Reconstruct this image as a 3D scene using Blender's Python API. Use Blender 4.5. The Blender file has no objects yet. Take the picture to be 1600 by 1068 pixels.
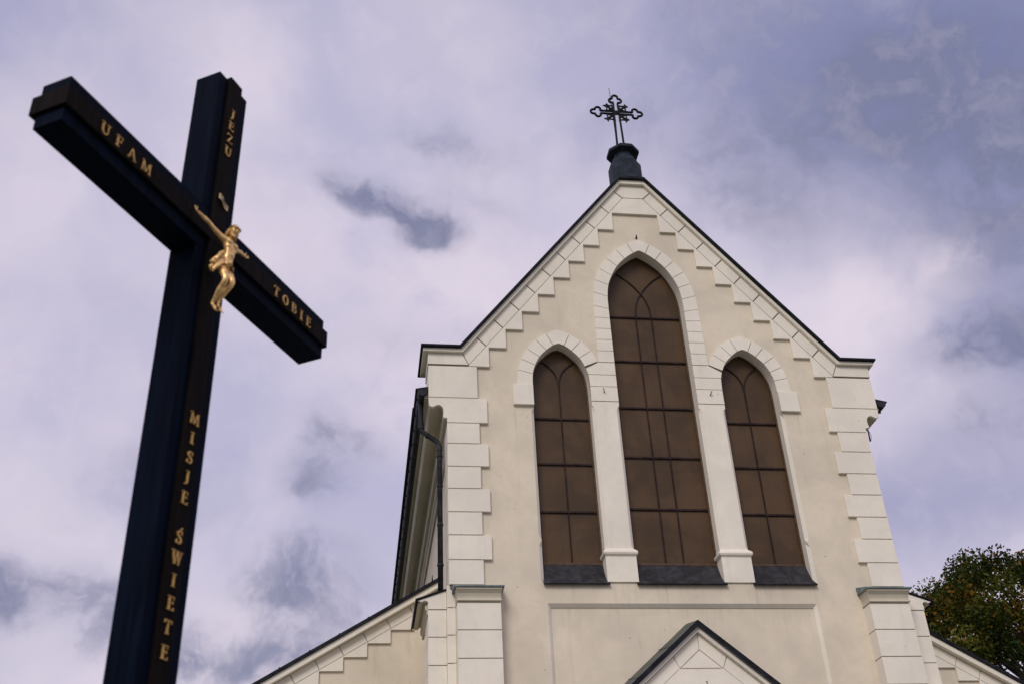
import bpy, bmesh, math, random
from math import sin, cos, pi, radians, sqrt, atan2
from mathutils import Vector, Matrix
from mathutils.geometry import tessellate_polygon
random.seed(7)
S = bpy.context.scene
COL = S.collection

# ------------------------------------------------------------------ camera
cam_d = bpy.data.cameras.new('camera'); cam = bpy.data.objects.new('camera', cam_d); COL.objects.link(cam)
RR = [[0.9907960544673314, -0.12849994799644193, -0.04255516204740156],
      [-0.033482293121083646, -0.5372579572076157, 0.8427531213021129],
      [0.13115683169138662, 0.8335716230666754, 0.5366155371573448]]
M4 = Matrix.Identity(4)
for i in range(3):
    M4[i][0] = RR[0][i]; M4[i][1] = RR[1][i]; M4[i][2] = -RR[2][i]
M4[0][3], M4[1][3], M4[2][3] = -5.80051646, -18.48146028, 1.6
cam.matrix_world = M4
cam_d.sensor_width = 36; cam_d.lens = 38.4405
cam_d.clip_end = 5000
cam_d.dof.use_dof = True; cam_d.dof.focus_distance = 22.0; cam_d.dof.aperture_fstop = 3.0
S.camera = cam
S.view_settings.view_transform = 'Standard'; S.view_settings.look = 'None'
S.view_settings.exposure = 0.0; S.view_settings.gamma = 1

# ------------------------------------------------------------------ node helper
class NT:
    def __init__(s, nt): s.nt = nt
    def n(s, t, **kw):
        nd = s.nt.nodes.new(t)
        for k, v in kw.items():
            if k.startswith('i_'): nd.inputs[k[2:].replace('_', ' ')].default_value = v
            else: setattr(nd, k, v)
        return nd
    def l(s, a, b): s.nt.links.new(a, b)
    def set(s, inp, v):
        if hasattr(v, 'links') or hasattr(v, 'is_linked'): s.l(v, inp)
        else: inp.default_value = v
    def m(s, op, a, b=None, c=None, clamp=False):
        nd = s.nt.nodes.new('ShaderNodeMath'); nd.operation = op; nd.use_clamp = clamp
        s.set(nd.inputs[0], a)
        if b is not None: s.set(nd.inputs[1], b)
        if c is not None: s.set(nd.inputs[2], c)
        return nd.outputs[0]
    def vm(s, op, a, b=None):
        nd = s.nt.nodes.new('ShaderNodeVectorMath'); nd.operation = op
        s.set(nd.inputs[0], a)
        if b is not None: s.set(nd.inputs[1], b)
        return nd.outputs['Value'] if op in ('LENGTH', 'DOT_PRODUCT') else nd.outputs[0]
    def mix(s, f, a, b, mode='MIX'):
        nd = s.nt.nodes.new('ShaderNodeMix'); nd.data_type = 'RGBA'; nd.blend_type = mode
        s.set(nd.inputs[0], f)
        for i, v in ((6, a), (7, b)):
            if isinstance(v, tuple): nd.inputs[i].default_value = (*v[:3], 1)
            else: s.l(v, nd.inputs[i])
        return nd.outputs[2]
    def noise(s, vec, scale, detail=4, rough=.55, dist=0, out='Fac'):
        nd = s.nt.nodes.new('ShaderNodeTexNoise'); s.l(vec, nd.inputs['Vector'])
        nd.inputs['Scale'].default_value = scale; nd.inputs['Detail'].default_value = detail
        nd.inputs['Roughness'].default_value = rough; nd.inputs['Distortion'].default_value = dist
        return nd.outputs[out]
    def ss(s, v, a, b, lo=0., hi=1.):
        nd = s.nt.nodes.new('ShaderNodeMapRange'); nd.interpolation_type = 'SMOOTHSTEP'
        s.set(nd.inputs[0], v); nd.inputs[1].default_value = a; nd.inputs[2].default_value = b
        nd.inputs[3].default_value = lo; nd.inputs[4].default_value = hi
        return nd.outputs[0]

# ------------------------------------------------------------------ world: overcast evening sky
SUN_EL, SUN_AZ = radians(38), radians(205)      # azimuth measured clockwise from +Y: the sun is behind and left of the camera
W = bpy.data.worlds.new('World'); S.world = W; W.use_nodes = True
nt = NT(W.node_tree); W.node_tree.nodes.clear()
out = nt.n('ShaderNodeOutputWorld')
tc = nt.n('ShaderNodeTexCoord').outputs['Generated']
sep = nt.n('ShaderNodeSeparateXYZ'); nt.l(tc, sep.inputs[0])
def dwarp(scale, amt):
    v = nt.vm('SCALE', nt.vm('SUBTRACT', nt.noise(tc, scale, 4, .58, 0, 'Color'), (.5, .5, .5))); v.node.inputs['Scale'].default_value = amt
    return v
DW = nt.vm('ADD', nt.vm('ADD', tc, dwarp(7.0, .085)), dwarp(24.0, .020))
sepw = nt.n('ShaderNodeSeparateXYZ'); nt.l(DW, sepw.inputs[0])
zc = nt.m('MAXIMUM', sepw.outputs[2], 0.06)
comb = nt.n('ShaderNodeCombineXYZ'); nt.l(nt.m('DIVIDE', sepw.outputs[0], zc), comb.inputs[0]); nt.l(nt.m('DIVIDE', sepw.outputs[1], zc), comb.inputs[1])
PW = comb.outputs[0]                                      # point on a cloud layer overhead
def blob(cx, cy, rx, ry, ang, soft=.0):
    """soft elliptical cloud patch on the cloud layer"""
    v = nt.vm('SUBTRACT', PW, (cx, cy, 0))
    a = nt.m('DIVIDE', nt.vm('DOT_PRODUCT', v, (cos(ang), sin(ang), 0)), rx)
    b = nt.m('DIVIDE', nt.vm('DOT_PRODUCT', v, (-sin(ang), cos(ang), 0)), ry)
    d = nt.m('SQRT', nt.m('ADD', nt.m('MULTIPLY', a, a), nt.m('MULTIPLY', b, b)))
    return nt.ss(d, 1.0, soft)
def wadd(parts):
    t = None
    for p, k in parts:
        x = nt.m('MULTIPLY', p, k); t = x if t is None else nt.m('ADD', t, x)
    return t
n_big = nt.noise(DW, 3.2, 4, .5, .2)
n_mid = nt.noise(DW, 9.5, 8, .60, .15)
n_fine = nt.noise(DW, 26.0, 6, .60, .2)
base = nt.mix(nt.ss(n_big, .36, .64), (.76, .69, .81), (.53, .51, .70))
# blue-lavender towards the zenith / upper frame and the east; top-left patch paints in lens corner darkening
blue = wadd([(blob(.80, .95, .62, .50, .5), .95), (blob(1.25, 1.35, .55, .60, .8), .65), (blob(.45, .90, .45, .35, 0), .30), (blob(.10, .62, 1.2, .42, 0), .30), (blob(1.35, 2.2, .75, 1.1, .8), .55), (blob(-.58, .78, .5, .5, 0), .52), (blob(-1.1, 2.9, .8, 1.2, 0), .25)])
base = nt.mix(nt.m('MINIMUM', blue, 1.0), base, (.205, .230, .440))
# bright, pinkish thin spots
bright = wadd([(blob(.80, 1.42, .24, .20, .7), 1.1), (blob(.90, 1.27, .16, .09, .6), .7), (blob(.22, 1.65, .42, .60, .1), 1.1), (blob(-.1, 1.30, .45, .30, 0), .45), (blob(1.0, 1.75, .35, .35, .5), .6), (blob(-.3, 3.4, 1.4, 1.2, 0), .55), (blob(-.55, 1.7, .35, .5, 0), .35)])
bright = nt.m('MULTIPLY', bright, nt.ss(n_mid, .22, .60), clamp=True)
base = nt.mix(bright, base, (.83, .735, .835))
# grey-blue cloud bodies
dark = wadd([(blob(-.01, 1.185, .110, .075, .5), 1.8), (blob(.062, 1.250, .105, .070, .5), 1.8), (blob(.06, 1.05, .16, .05, .3), .75), (blob(.14, 1.20, .13, .06, .6), .55),
             (blob(.16, 1.12, .14, .07, .3), .45),
             (blob(-.06, 1.90, .16, .26, -.3), .85), (blob(-.085, 2.18, .16, .26, -.3), .95), (blob(-.15, 2.70, .32, .55, 0.2), 1.25), (blob(.02, 1.56, .11, .13, 0), .75), (blob(.16, 1.58, .13, .11, .2), .75),
             (blob(-.80, 2.85, .45, .48, 0), 1.3), (blob(-.45, 3.40, .75, .6, 0.1), 1.35), (blob(-.95, 2.3, .4, .35, 0), .4), (blob(.1, 3.1, .6, .5, 0), .6),
             (blob(-.45, 2.1, .35, .4, 0), .5), (blob(-.5, 1.45, .3, .2, 0), .35), (blob(.88, 1.02, .55, .28, .9), 1.1), (blob(1.12, 1.50, .22, .22, .6), 1.5), (blob(1.0, 1.20, .26, .13, .8), .9), (blob(.66, .92, .50, .22, .2), 1.25), (blob(1.28, 1.80, .28, .26, .6), .9), (blob(.48, 1.10, .34, .20, .4), .9), (blob(.30, .80, .4, .12, .1), .4)])
tex = nt.m('ADD', nt.m('MULTIPLY', nt.ss(n_mid, .30, .68), .68), nt.m('MULTIPLY', nt.ss(n_fine, .30, .70), .32))
dens = nt.m('MULTIPLY', dark, nt.m('ADD', nt.m('MULTIPLY', tex, 1.05), .12))
dens = nt.m('ADD', dens, nt.m('MULTIPLY', nt.ss(n_mid, .45, .75), .24))
core = wadd([(blob(-.005, 1.20, .085, .070, .4), 1.15), (blob(.055, 1.255, .080, .055, .5), .95), (blob(-.14, 2.70, .26, .42, 0.2), .55), (blob(-.78, 2.85, .36, .38, 0), .65), (blob(-.5, 3.3, .5, .4, 0), .5), (blob(-.075, 2.12, .13, .22, -.3), .5), (blob(.80, .98, .5, .3, .6), .45), (blob(1.12, 1.50, .2, .2, .6), .35)])
dens = nt.m('ADD', dens, core)
dens = nt.m('MULTIPLY', dens, nt.ss(n_fine, .30, .70, .70, 1.20))
dens = nt.m('MULTIPLY', nt.ss(dens, -.05, 1.75), .95)
sky = nt.mix(dens, base, (.215, .228, .365))
sky = nt.mix(nt.m('MULTIPLY', nt.ss(n_fine, .46, .70), .13), sky, (.88, .80, .90))
sep = nt.n('ShaderNodeSeparateXYZ'); nt.l(tc, sep.inputs[0])
# below the horizon: dull
sky = nt.mix(nt.ss(sep.outputs[2], .02, -.05), sky, (.12, .12, .12))
nish = nt.n('ShaderNodeTexSky', sky_type='NISHITA'); nish.sun_disc = False
nish.sun_elevation = SUN_EL; nish.sun_rotation = SUN_AZ; nish.air_density = 1.4; nish.dust_density = 2.0
bg1 = nt.n('ShaderNodeBackground'); nt.l(nish.outputs[0], bg1.inputs[0]); bg1.inputs[1].default_value = .05
bg2 = nt.n('ShaderNodeBackground'); nt.l(sky, bg2.inputs[0]); bg2.inputs[1].default_value = 1.0
mixs = nt.n('ShaderNodeMixShader'); mixs.inputs[0].default_value = .92
nt.l(bg1.outputs[0], mixs.inputs[1]); nt.l(bg2.outputs[0], mixs.inputs[2]); nt.l(mixs.outputs[0], out.inputs[0])

# ------------------------------------------------------------------ sun through cloud
sd = bpy.data.lights.new('sun', 'SUN'); sd.energy = 1.6; sd.angle = radians(24); sd.color = (1.0, .95, .86)
so = bpy.data.objects.new('sun', sd); COL.objects.link(so)
sdir = Vector((sin(SUN_AZ) * cos(SUN_EL), cos(SUN_AZ) * cos(SUN_EL), sin(SUN_EL)))
so.rotation_euler = sdir.to_track_quat('Z', 'Y').to_euler(); so.location = (0, -20, 40)

# ------------------------------------------------------------------ materials
def material(name):
    m = bpy.data.materials.new(name); m.use_nodes = True
    t = NT(m.node_tree); b = m.node_tree.nodes['Principled BSDF']
    co = t.n('ShaderNodeTexCoord').outputs['Object']
    return m, t, b, co
def plaster(name, c, var=.10, rough=.9, bump=.35, dirt=(.30, .27, .20), specks=True, stains=False):
    m, t, b, co = material(name)
    n1 = t.noise(co, .9, 5, .6, .5); n2 = t.noise(co, 7, 5, .65)
    mp = t.n('ShaderNodeMapping'); t.l(co, mp.inputs[0]); mp.inputs['Scale'].default_value = (5, 5, .55)
    n3 = t.noise(mp.outputs[0], 1.2, 5, .6)
    dk = tuple(x * (1 - var * 1.6) for x in c); lt = tuple(min(1, x * (1 + var * .7)) for x in c)
    col = t.mix(t.ss(n1, .3, .7), dk, lt)
    col = t.mix(t.m('MULTIPLY', t.ss(n2, .45, .75), .35), col, tuple(x * .86 for x in c))
    col = t.mix(t.m('MULTIPLY', t.ss(n3, .55, .80), .22), col, dirt)
    if specks:
        v = t.n('ShaderNodeTexVoronoi'); t.l(co, v.inputs['Vector']); v.inputs['Scale'].default_value = 3.1
        sp = t.ss(v.outputs['Distance'], .050, .025)
        cc = t.n('ShaderNodeSeparateColor'); t.l(v.outputs['Color'], cc.inputs[0])
        sp = t.m('MULTIPLY', sp, t.m('GREATER_THAN', cc.outputs[0], .55))
        col = t.mix(t.m('MULTIPLY', sp, .75), col, (.10, .075, .05))
    if stains:                                       # rain streaks that hang under the three window sills
        sx = t.n('ShaderNodeSeparateXYZ'); t.l(co, sx.inputs[0])
        ms_ = t.n('ShaderNodeMapping'); t.l(co, ms_.inputs[0]); ms_.inputs['Scale'].default_value = (9, 9, .35)
        st = t.ss(t.noise(ms_.outputs[0], 1.6, 4, .6), .50, .72)
        zz_ = t.m('MULTIPLY', t.ss(sx.outputs[2], 7.3, 8.42), t.m('LESS_THAN', sx.outputs[2], 8.43))
        xx_ = t.ss(t.m('ABSOLUTE', sx.outputs[0]), 2.65, 2.5)
        z2 = t.m('MULTIPLY', t.ss(sx.outputs[2], 10.8, 12.05), t.m('LESS_THAN', sx.outputs[2], 12.06)); x2 = t.m('MULTIPLY', t.m('GREATER_THAN', t.m('ABSOLUTE', sx.outputs[0]), 2.52), t.m('LESS_THAN', t.m('ABSOLUTE', sx.outputs[0]), 2.93))
        mm = t.m('MAXIMUM', t.m('MULTIPLY', zz_, xx_), t.m('MULTIPLY', z2, x2))
        col = t.mix(t.m('MULTIPLY', t.m('MULTIPLY', mm, st), .30), col, (.27, .24, .19))
    else:
        oi = t.n('ShaderNodeObjectInfo'); col = t.mix(t.m('MULTIPLY', oi.outputs['Random'], .16), col, tuple(x * .80 for x in c))
    t.l(col, b.inputs['Base Color']); b.inputs['Roughness'].default_value = rough
    bp = t.n('ShaderNodeBump'); bp.inputs['Strength'].default_value = bump; bp.inputs['Distance'].default_value = .006
    t.l(t.m('ADD', t.noise(co, 60, 4, .6), t.m('MULTIPLY', t.noise(co, 12, 4), 1.4)), bp.inputs['Height']); t.l(bp.outputs[0], b.inputs['Normal'])
    return m
M_WALL = plaster('beige_render', (.705, .622, .490), .08, stains=True)
M_TRIM = plaster('cream_stucco', (.82, .762, .652), .055, bump=.22, dirt=(.42, .42, .34))
M_JOINT = plaster('joint_mortar', (.16, .13, .10), .1, specks=False)
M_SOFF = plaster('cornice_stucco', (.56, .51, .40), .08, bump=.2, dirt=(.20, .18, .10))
def metal(name, c, rough=.45, met=.5, streak=.35):
    m, t, b, co = material(name)
    n = t.noise(co, 4.5, 6, .6, .5); n2 = t.noise(co, 30, 3, .6)
    col = t.mix(t.ss(n, .35, .7), c, tuple(min(1, x * 1.9 + .008) for x in c))
    col = t.mix(t.m('MULTIPLY', t.ss(n2, .55, .7), streak), col, tuple(x * .5 for x in c))
    t.l(col, b.inputs['Base Color']); b.inputs['Metallic'].default_value = met; b.inputs['Specular IOR Level'].default_value = .12 if max(c) < .05 else .4
    t.l(t.ss(n2, .2, .8, rough - .1, rough + .15), b.inputs['Roughness'])
    bp = t.n('ShaderNodeBump'); bp.inputs['Strength'].default_value = .12; bp.inputs['Distance'].default_value = .006
    t.l(n, bp.inputs['Height']); t.l(bp.outputs[0], b.inputs['Normal'])
    return m
M_BLACK = metal('black_sheet_metal', (.006, .007, .011), .6, .0)
M_LEAD = metal('grey_blue_lead_sheet', (.015, .021, .031), .6, .0)
M_SILL = metal('dark_sill_sheet', (.022, .021, .024), .55, .0)
M_VERD = metal('pale_green_copper', (.115, .145, .15), .6, .1)
M_ROOF = metal('portal_roof_sheet', (.050, .056, .050), .6, .0)
M_PIPE = metal('dark_pipe_metal', (.016, .017, .021), .45, .2)
M_IRON = metal('black_iron', (.004, .005, .007), .6, .0)
M_BARS = metal('window_bar_iron', (.018, .011, .010), .5, .2)
def frame_mat():
    m, t, b, co = material('rusty_brown_frame')
    n = t.noise(co, 9, 5, .6)
    t.l(t.mix(t.ss(n, .3, .7), (.045, .022, .010), (.10, .048, .016)), b.inputs['Base Color']); b.inputs['Roughness'].default_value = .6
    return m
M_FRAME = frame_mat()
def glass_mat():
    m, t, b, co = material('brown_stained_glass')
    n = t.noise(co, 1.1, 4, .55, .4); n2 = t.noise(co, 45, 3, .6)
    col = t.mix(t.ss(n, .35, .68), (.060, .037, .019), (.092, .054, .026))
    # faint smaller leaded quarries
    sx = t.n('ShaderNodeSeparateXYZ'); t.l(co, sx.inputs[0])
    gx = t.m('ABSOLUTE', t.m('SUBTRACT', t.m('FRACT', t.m('MULTIPLY', sx.outputs[0], 1 / .30)), .5))
    gz = t.m('ABSOLUTE', t.m('SUBTRACT', t.m('FRACT', t.m('MULTIPLY', sx.outputs[2], 1 / .245)), .5))
    g = t.m('MAXIMUM', t.ss(gx, .452, .49), t.ss(gz, .455, .49))
    col = t.mix(t.m('MULTIPLY', g, .16), col, (.03, .018, .012))
    cell = t.n('ShaderNodeCombineXYZ'); t.l(t.m('FLOOR', t.m('ADD', t.m('MULTIPLY', sx.outputs[0], 1 / .30), 0)), cell.inputs[0]); t.l(t.m('FLOOR', t.m('MULTIPLY', sx.outputs[2], 1 / .245)), cell.inputs[2])
    wn = t.n('ShaderNodeTexWhiteNoise'); t.l(cell.outputs[0], wn.inputs['Vector'])
    col = t.mix(t.m('MULTIPLY', t.ss(wn.outputs['Value'], .45, 1.), .20), col, (.12, .058, .028))
    t.l(col, b.inputs['Base Color']); b.inputs['Roughness'].default_value = .34; b.inputs['Specular IOR Level'].default_value = .22
    bp = t.n('ShaderNodeBump'); bp.inputs['Strength'].default_value = .35; bp.inputs['Distance'].default_value = .004
    t.l(t.m('ADD', n2, t.m('MULTIPLY', t.noise(co, 8, 3), 1.2)), bp.inputs['Height']); t.l(bp.outputs[0], b.inputs['Normal'])
    return m
M_GLASS = glass_mat()
def wood_mat(name, c, c2, rough=.42):
    m, t, b, co = material(name)
    mp = t.n('ShaderNodeMapping'); t.l(co, mp.inputs[0]); mp.inputs['Scale'].default_value = (22, 22, 1.6)
    n = t.noise(mp.outputs[0], 1.5, 6, .6, .6)
    t.l(t.mix(t.ss(n, .3, .7), c, c2), b.inputs['Base Color']); b.inputs['Roughness'].default_value = rough; b.inputs['Specular IOR Level'].default_value = .2; b.inputs['IOR'].default_value = 1.16
    bp = t.n('ShaderNodeBump'); bp.inputs['Strength'].default_value = .25; bp.inputs['Distance'].default_value = .002
    t.l(n, bp.inputs['Height']); t.l(bp.outputs[0], b.inputs['Normal'])
    return m
M_NAVY = wood_mat('navy_black_painted_steel', (.0015, .003, .008), (.0025, .0065, .017), .6)
M_PLANK = wood_mat('dark_brown_board', (.005, .0035, .0035), (.011, .008, .008), .6)
def gold_mat(name, c, met, rough):
    m, t, b, co = material(name)
    n = t.noise(co, 40, 4, .6)
    t.l(t.mix(t.ss(n, .35, .7), c, tuple(x * .55 for x in c)), b.inputs['Base Color'])
    b.inputs['Metallic'].default_value = met; b.inputs['Roughness'].default_value = rough
    return m
M_GOLD = gold_mat('gilded_letters', (.66, .40, .12), .5, .42)
M_GILT = gold_mat('gilded_bronze', (1.0, .63, .26), .45, .34)
M_SCROLL = gold_mat('pale_gilt_scroll', (.72, .55, .28), .3, .5)

# ------------------------------------------------------------------ mesh helpers
def obj(name, bm, mats, parent=None, smooth=False, bevel=0, label=None, recalc=True):
    if recalc: bmesh.ops.recalc_face_normals(bm, faces=bm.faces)
    me = bpy.data.meshes.new(name); bm.to_mesh(me); bm.free()
    for m in (mats if isinstance(mats, (list, tuple)) else [mats]): me.materials.append(m)
    if smooth:
        for p in me.polygons: p.use_smooth = True
    o = bpy.data.objects.new(name, me); COL.objects.link(o)
    if parent: o.parent = parent
    if bevel:
        md = o.modifiers.new('bevel', 'BEVEL'); md.width = bevel; md.segments = 2; md.limit_method = 'ANGLE'; md.angle_limit = radians(40)
    if label: o['label'] = label
    return o
def tag(o, label, cat, group=None):
    o['label'] = label; o['category'] = cat
    if group: o['group'] = group
    return o
def empty(name, loc=(0, 0, 0), rz=0):
    o = bpy.data.objects.new(name, None); COL.objects.link(o); o.location = loc; o.rotation_euler = (0, 0, rz); o.empty_display_size = .3
    return o
def B(): return bmesh.new()
def box(bm, x0, x1, y0, y1, z0, z1):
    v = [bm.verts.new((x, y, z)) for x in (x0, x1) for y in (y0, y1) for z in (z0, z1)]
    for f in ((0, 1, 3, 2), (4, 6, 7, 5), (0, 4, 5, 1), (2, 3, 7, 6), (0, 2, 6, 4), (1, 5, 7, 3)): bm.faces.new([v[i] for i in f])
def slab(bm, outer, y0, y1, holes=(), back=True, side_mat=0, outer_back=None, holes_back=None):
    """polygon in the XZ plane with holes, given thickness from y0 to y1"""
    loops = [outer] + list(holes); lb = [outer_back or outer] + list(holes_back or holes)
    tri = tessellate_polygon([[Vector((p[0], p[1], 0)) for p in l] for l in loops])
    fv = [bm.verts.new((p[0], y0, p[1])) for l in loops for p in l]
    bv = [bm.verts.new((p[0], y1, p[1])) for l in lb for p in l]
    for t in tri:
        try: bm.faces.new([fv[i] for i in t])
        except ValueError: pass
        if back:
            try: bm.faces.new([bv[i] for i in reversed(t)])
            except ValueError: pass
    k = 0
    for l in loops:
        n = len(l)
        for i in range(n):
            a, b = k + i, k + (i + 1) % n
            f = bm.faces.new([fv[a], fv[b], bv[b], bv[a]]); f.material_index = side_mat
        k += n
def loft(bm, rings, cap=True, closed=True):
    vs = [[bm.verts.new(p) for p in r] for r in rings]
    n = len(rings[0])
    for a, b in zip(vs, vs[1:]):
        for i in range(n if closed else n - 1):
            j = (i + 1) % n
            bm.faces.new([a[i], a[j], b[j], b[i]])
    if cap:
        bm.faces.new(vs[0]); bm.faces.new(list(reversed(vs[-1])))
def tube(bm, pts, r, n=8, closed=False):
    pts = [Vector(p) for p in pts]; rings = []; N = len(pts); prev = None
    for i, p in enumerate(pts):
        if closed: t = (pts[(i + 1) % N] - pts[i - 1]).normalized()
        else: t = (pts[min(i + 1, N - 1)] - pts[max(i - 1, 0)]).normalized()
        if prev is None:
            a = Vector((0, 1, 0)) if abs(t.y) < .9 else Vector((1, 0, 0))
            u = t.cross(a).normalized()
        else: u = (prev - t * prev.dot(t)).normalized()
        prev = u; w = t.cross(u)
        rr = r[i] if isinstance(r, (list, tuple)) else r
        rings.append([p + (u * cos(2 * pi * k / n) + w * sin(2 * pi * k / n)) * rr for k in range(n)])
    if closed:
        vs = [[bm.verts.new(p) for p in q] for q in rings]
        for i in range(N):
            a, b = vs[i], vs[(i + 1) % N]
            for k in range(n): bm.faces.new([a[k], a[(k + 1) % n], b[(k + 1) % n], b[k]])
    else: loft(bm, rings)
def mx(poly, s): return [(s * x, z) for x, z in poly] if s > 0 else [(-x, z) for x, z in reversed(poly)]

# ------------------------------------------------------------------ ground
def ground_mat():
    m, t, b, co = material('lawn')
    n = t.noise(co, .25, 5, .6); n2 = t.noise(co, 9, 5, .7)
    col = t.mix(t.ss(n, .35, .65), (.055, .085, .025), (.085, .095, .040)); col = t.mix(t.ss(n2, .4, .7), col, (.035, .05, .018))
    t.l(col, b.inputs['Base Color']); b.inputs['Roughness'].default_value = .95
    return m
bm = B(); v = [bm.verts.new(p) for p in ((-900, -900, 0), (900, -900, 0), (900, 900, 0), (-900, 900, 0))]; bm.faces.new(v)
o = obj('ground', bm, ground_mat()); o['kind'] = 'structure'
def paving_mat():
    m, t, b, co = material('light_paving')
    br = t.n('ShaderNodeTexBrick'); t.l(co, br.inputs['Vector']); br.inputs['Scale'].default_value = 2.5
    br.inputs['Color1'].default_value = (.34, .32, .29, 1); br.inputs['Color2'].default_value = (.28, .27, .25, 1); br.inputs['Mortar'].default_value = (.12, .11, .10, 1)
    t.l(br.outputs['Color'], b.inputs['Base Color']); b.inputs['Roughness'].default_value = .9
    return m
bm = B(); box(bm, -9.5, 9.5, -16.5, -.02, .004, .05)
o = obj('forecourt_paving', bm, paving_mat()); o['kind'] = 'structure'

# ================================================================== THE CHURCH
church = empty('church')
tag(church, 'cream and beige church with a steep gable and three pointed brown windows', 'church')

# ---- arch outlines (half profiles measured bottom -> apex)
def smooth(pts, n=4):
    """Catmull-Rom through points"""
    o = []; q = [pts[0]] + pts + [pts[-1]]
    for i in range(1, len(q) - 2):
        a, b, c, d = q[i - 1:i + 3]
        for k in range(n):
            t = k / n
            o.append(tuple(.5 * (2 * b[j] + (c[j] - a[j]) * t + (2 * a[j] - 5 * b[j] + 4 * c[j] - d[j]) * t * t + (3 * b[j] - a[j] - 3 * c[j] + d[j]) * t ** 3) for j in (0, 1)))
    o.append(pts[-1]); return o
IC = [(.815, 14.385), (.808, 14.70), (.766, 14.997), (.67, 15.255), (.53, 15.51), (.343, 15.722), (.135, 15.885), (0, 15.957)]
OC = [(1.130, 14.455), (1.108, 14.80), (1.045, 15.12), (.930, 15.422), (.740, 15.70), (.510, 15.95), (.250, 16.132), (0, 16.258)]
IS = [(.580, 12.49), (.565, 12.755), (.508, 12.96), (.410, 13.155), (.262, 13.32), (.115, 13.440), (0, 13.485)]
OS = [(.895, 12.49), (.855, 12.83), (.780, 13.085), (.655, 13.335), (.462, 13.55), (.238, 13.706), (0, 13.826)]
CX = 1.943                                         # centre of a side window
SMC = smooth(IC, 4); SMS = smooth(IS, 4)
def arch_loop(cx, half, curve, bottom, inset=0):
    """pointed-arch opening outline, counter-clockwise from bottom right"""
    r = [(cx + half - inset, bottom)] + [(cx + x - inset * min(1, x / .3), z - inset * (1 - min(1, x / .6))) for x, z in curve]
    l = [(2 * cx - x, z) for x, z in reversed(r[:-1])]
    return r + l

ZB = 8.44
ch = .055
def union_loop(c):
    """one opening round the three windows and their two piers; c = chamfer on the outer jambs"""
    q = [(CX + .58 + .005 + c, ZB), (CX + .58 + .005 + c, 9.13), (CX + .585, 9.24), (CX + .585, 9.25), (CX + .58 + c, 9.33), (CX + .58 + c, 11.90), (CX + .58, 12.02)]
    if c == 0: q = [(CX + .58, z) for x, z in q]
    r = q + [(CX + x, z) for x, z in SMS] + [(CX - x, z) for x, z in reversed(SMS[:-1])]
    r += [(CX - .58, 12.165), (.815, 12.165)] + list(SMC)
    l = [(-x, z) for x, z in reversed(r[:-1])]
    return r + l
# ---- facade outline
def Zlow(x): return 17.40 - 1.2650 * (abs(x) - .23)          # underside of the raking stone band
def offs(n):
    """half outline of the raking band, n = distance outwards from its underside, from centre to the end"""
    a = math.atan(1.265); zf = 17.40 + (1.4 * n if n > 0 else n)
    xe = .225 + (17.40 + n / cos(a) - zf) / 1.265
    xb = 3.79 + n * math.tan(a / 2); zb = 17.40 + n / cos(a) - 1.265 * (xb - .225)
    return [(0, zf), (xe, zf), (xb, zb)]
ZBEND = offs(0)[2][1]
def full(h, xend):
    h = h + [(xend, h[-1][1])]
    return [(-x, z) for x, z in reversed(h)][:-1] + h
outer = [(-4.17, 0), (4.17, 0), (4.17, 12.12), (4.5, 12.14), (4.5, 12.9)] + [(x, z) for x, z in reversed(offs(.10))] 
o_h = offs(.10)
outer = [(4.17, 0), (4.17, 12.12), (4.50, 12.14), (4.50, o_h[2][1])] + [o_h[2], o_h[1]]
outer = outer + [(-x, z) for x, z in reversed(outer)]
# recessed panel below the windows is cut as a shallow tray: the wall has a hole there, backed by a set-back panel
RX, RZ1, RZ0 = 2.487, 8.05, 1.0
rec_f = [(RX, RZ0), (RX, RZ1), (-RX, RZ1), (-RX, RZ0)]
rec_b = [(RX - .055, RZ0 + .05), (RX - .055, RZ1 - .06), (-RX + .055, RZ1 - .06), (-RX + .055, RZ0 + .05)]
bm = B()
slab(bm, outer, 0, .06, [union_loop(ch), rec_f], False, 0, None, [union_loop(0), rec_b])
for f in bm.faces:
    c_ = f.calc_center_median()
    if abs(f.normal.y) < .99 or True:
        if len(f.verts) == 4 and abs(c_.x) < 2.62 and abs(c_.y - .03) < .01: f.material_index = 1
wall = obj('front_wall', bm, [M_WALL, M_TRIM], church)
bm = B()
slab(bm, outer, .0605, .55, [union_loop(0), rec_b], False, 1)
obj('window_reveal', bm, [M_WALL, M_TRIM], church)
bm = B(); slab(bm, [(RX - .03, RZ0), (RX - .03, RZ1 - .03), (-RX + .03, RZ1 - .03), (-RX + .03, RZ0)], .075, .3)
obj('recessed_panel', bm, M_WALL, church)

# ---- gable bands
def band(n0, n1, xe0, y0, y1, name, mat, bevel=0, xe1=None):
    bm = B(); a = full(offs(n0), xe0); b = full(offs(n1), xe1 or xe0)
    slab(bm, a + list(reversed(b)), y0, y1); return obj(name, bm, mat, church, bevel=bevel)
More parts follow.
